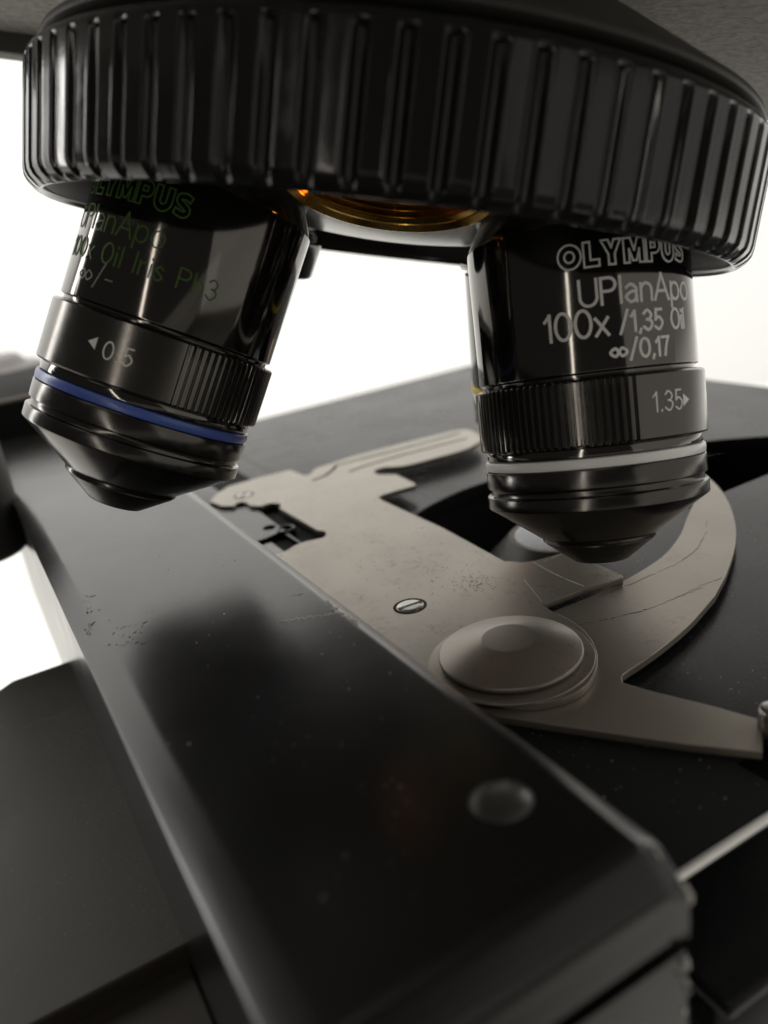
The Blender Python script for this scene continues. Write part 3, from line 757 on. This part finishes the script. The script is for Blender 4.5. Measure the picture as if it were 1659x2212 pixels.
# raised carriage block showing through the holder's notch, with its holes and a collar
zk = -48.45
blk = tr_([(150, 300), (380, 300), (590, 388), (745, 500), (880, 598), (1090, 715), (1090, 760), (900, 870), (700, 700)], zk, c8)
notch_pts = tr_([(262, 372), (360, 352), (592, 388), (750, 500), (876, 600), (668, 692), (560, 640)], zk, c8)
hb = []
def disc_hole(c, rx, f=c8, z=zk):
    u, v = st(*f(*c), z); return [(u + rx * math.cos(a), v + rx * math.sin(a)) for a in np.linspace(0, 2 * math.pi, 24, endpoint=False)]
umin = min(p[0] for p in blk)
ublk0, vblk0 = st(*c8(876, 600), zk); 
block_outline = [st(*c8(592, 388), zk), st(*c8(876, 600), zk), st(*c8(672, 690), zk), (st(*c8(672, 690), zk)[0], 34.5), (st(*c8(230, 380), zk)[0] + 3, 34.5), st(*c8(230, 330), zk), st(*c8(480, 340), zk)]
part('carriage_block', slab(block_outline, zk, 1.2, [disc_hole((722, 575), 1.2), disc_hole((430, 352), 1.35)], .06), M['bar'], car)
cu_ = at(*c8(890, 590), zk); fcu = Frame((cu_[0], cu_[1], 0), (0, 0, -1))
part('guide_collar', lathe_loop(fcu, soft([(1.15, -zk + 1.2), (1.15, -zk - .15), (1.35, -zk - .25), (1.6, -zk - .15), (1.65, -zk + 1.2)], .06), 40), M['bar'], car)
part('block_ledge', box(min(st(*c8(1090, 716), zk)[0], ublk0) - 2, st(*c8(592, 388), zk)[0], st(*c8(876, 600), zk)[1] - .55, st(*c8(876, 600), zk)[1] - .05, ZC, zk - .12, .1), M['bar'], car)
# the side strip between bar and holder plate
part('carriage_strip', merge(box(64, block_outline[2][0] - 3.2, 34.6, 38.9, ZC - .1, ZP - .3, .1), box(block_outline[0][0] + 6, 205, 34.6, 42, ZC - .1, ZP - .9, .1)), M['bar'], car)

# ------------------------------------------------------------------ plate at the lower left
ZL = ZU - .15
lp = thing('support_plate', 'wide dull black plate low beside the left side of the bar', 'plate', uv(90, -20, -66))
a, b, c = st(0, 1489, ZL), st(27, 1470, ZL), st(179, 1416, ZL)
uf = st(398, 2043, ZL)[0]
part('plate_top', slab([(uf, 5.0), (b[0], 5.0), (b[0], b[1]), (a[0] - 2.0, a[1] - 2.6), (a[0] - 2.5, -80), (uf, -80)], ZL, 3.0, (), .3), M['plate_low'], lp)
s1 = st(119, 1546, ZL)
part('seam', box(s1[0] - .13, s1[0] + .13, -79, 4.5, ZL - .05, ZL + .015, 0), M['groove'], lp)
part('plate_base', merge(box(uf - 110, b[0] - 4, -190, V0 - .02, ZL - 14, ZL - 2.2, .4), box(uf + .8, b[0] - 3, -77, V0 - .02, ZL - 4.4, ZL - 2.9, 0)), M['plate_low'], lp)

# ------------------------------------------------------------------ dust and rubbed marks
M['dust_dim'] = mat('grey_dust', (.2, .19, .17), .9)
M['scuff'] = mat('rubbed_paint', (.045, .042, .04), .85)
M['dust'] = mat('pale_dust', (.33, .32, .30), .9)
def dust(n, seed, ur, vr, z, size, lint=0, bias=None):
    rnd = random.Random(seed); V, Fc = [], []
    for i in range(n):
        u = rnd.uniform(*ur); v = rnd.uniform(*vr) if bias is None else bias - abs(rnd.gauss(0, vr[1] - vr[0]))
        if z == ZS and u > 85.5: continue
        s_ = size * (rnd.random() ** 2 * 1.6 + .35); e = rnd.uniform(1, 2.2); a0 = rnd.uniform(0, 6.28); b = len(V); m = 5
        for h, k in ((-.01, 1), (.02 + .002 * (i % 7), .7)):
            for j in range(m):
                a = 2 * math.pi * j / m; x, y = s_ * k * e * math.cos(a), s_ * k * math.sin(a)
                V.append(uv(u + x * math.cos(a0) - y * math.sin(a0), v + x * math.sin(a0) + y * math.cos(a0), z + h))
        for j in range(m): Fc.append((b + j, b + (j + 1) % m, b + m + (j + 1) % m, b + m + j))
        Fc.append([b + m + j for j in range(m)])
    out = (V, Fc)
    for i in range(lint):
        u, v = rnd.uniform(ur[0], min(ur[1], 82)), rnd.uniform(*vr); a = rnd.uniform(0, 6.28); pts = []
        for k in range(9):
            pts.append((u, v)); a += rnd.gauss(0, .35); u += .22 * math.cos(a); v += .22 * math.sin(a)
        out = merge(out, strokes([pts], lambda x, y: (uv(x, y, z), ZD), .045, .02))
    return out
def rubbed(cx_, cy_, z, n, seed, sx, sy, ln, ang, w):
    rnd = random.Random(seed); lines = []
    for i in range(n):
        u, v = st(cx_ + rnd.gauss(0, sx), cy_ + rnd.gauss(0, sy), z); a = ang + rnd.gauss(0, .5); l = ln * rnd.uniform(.3, 1.2); b_ = rnd.gauss(0, .3)
        lines.append([(u + l * t * math.cos(a + b_ * t), v + l * t * math.sin(a + b_ * t)) for t in np.linspace(0, 1, 4)])
    return strokes(lines, lambda x, y: (uv(x, y, z), ZD), w, .006)
part('dust', merge(dust(150, 51, (32, 150), (7, 28), ZB, .045, 1), dust(3, 52, (36, 60), (8, 24), ZB, .09)), M['dust'], car)
part('scuff_mark', merge(rubbed(288, 1372, ZB, 34, 61, 26, 16, .45, 1.1, .016), rubbed(190, 1325, ZB, 18, 62, 8, 40, .6, .2, .016), rubbed(632, 1290, ZB, 3, 63, 14, 3, .6, .9, .025)), M['scuff'], car)
part('dust', merge(dust(420, 53, (46, 120), (58, 100), ZS, .05, 4), dust(160, 54, (46, 84), (60, 78), ZS, .05)), M['dust'], stage)
part('dust', merge(dust(260, 55, (uf + 1, b[0]), (-30, 3.5), ZL, .03, 3), dust(520, 56, (uf + 1, b[0] - 6), (0, 2.6), ZL, .028, 0, 4.3)), M['dust_dim'], lp)
part('dust', dust(90, 57, (38, 75), (38, 50), ZC, .04, 1), M['dust'], car)

# ------------------------------------------------------------------ drive at the far left
dr = thing('stage_drive', 'black drive block with a pale ribbed knob behind the far end of the bar', 'stage drive', uv(225, 0, -60))
d0 = ray(0, 865); ztop = d0[2] * (211.5 / (d0 @ UD))
part('drive_block', box(210.5, 265, -50, 45, -64, ztop, .6), M['stage_dark'], dr)
part('block_edge', box(210.2, 210.7, -50, 45, ztop - .9, ztop + .1, .15), M['beige_side'], dr)
pk = at_y(-40, 860, 265)
fkn = Frame((pk[0], pk[1], 0), (0, 0, 1))
zz = pk[2]
rp = [(0, zz - 25), (22, zz - 25)]
for i, r in enumerate((24, 23.0, 20.5)):
    z0_ = zz - 4 + i * 4.6; rp += [(r - 4, z0_), (r - .4, z0_ + .1), (r, z0_ + .6), (r, z0_ + 2.8), (r - .4, z0_ + 3.3), (r - 4, z0_ + 3.4)]
rp += [(14, zz + 11.6), (0, zz + 12.2)]
part('ribbed_knob', lathe(fkn, soft(rp, .4), 96), M['ribbed'], dr)
hk = at_y(-36, 1200, 140)
fhk = Frame((hk[0], hk[1], 0), (0, 0, -1))
hd = thing('drive_knob', 'smooth black knob hanging below the far left side of the bar', 'knob', (hk[0], hk[1], hk[2]))
part('knob_body', lathe(fhk, soft([(0, 22), (7.6, 22), (8.1, 24), (8.1, -hk[2] - 1.0), (7.2, -hk[2]), (0, -hk[2])], .5), 96), M['mount'], hd)

for o in list(bpy.data.objects):
    if '_o' in o: del o['_o']
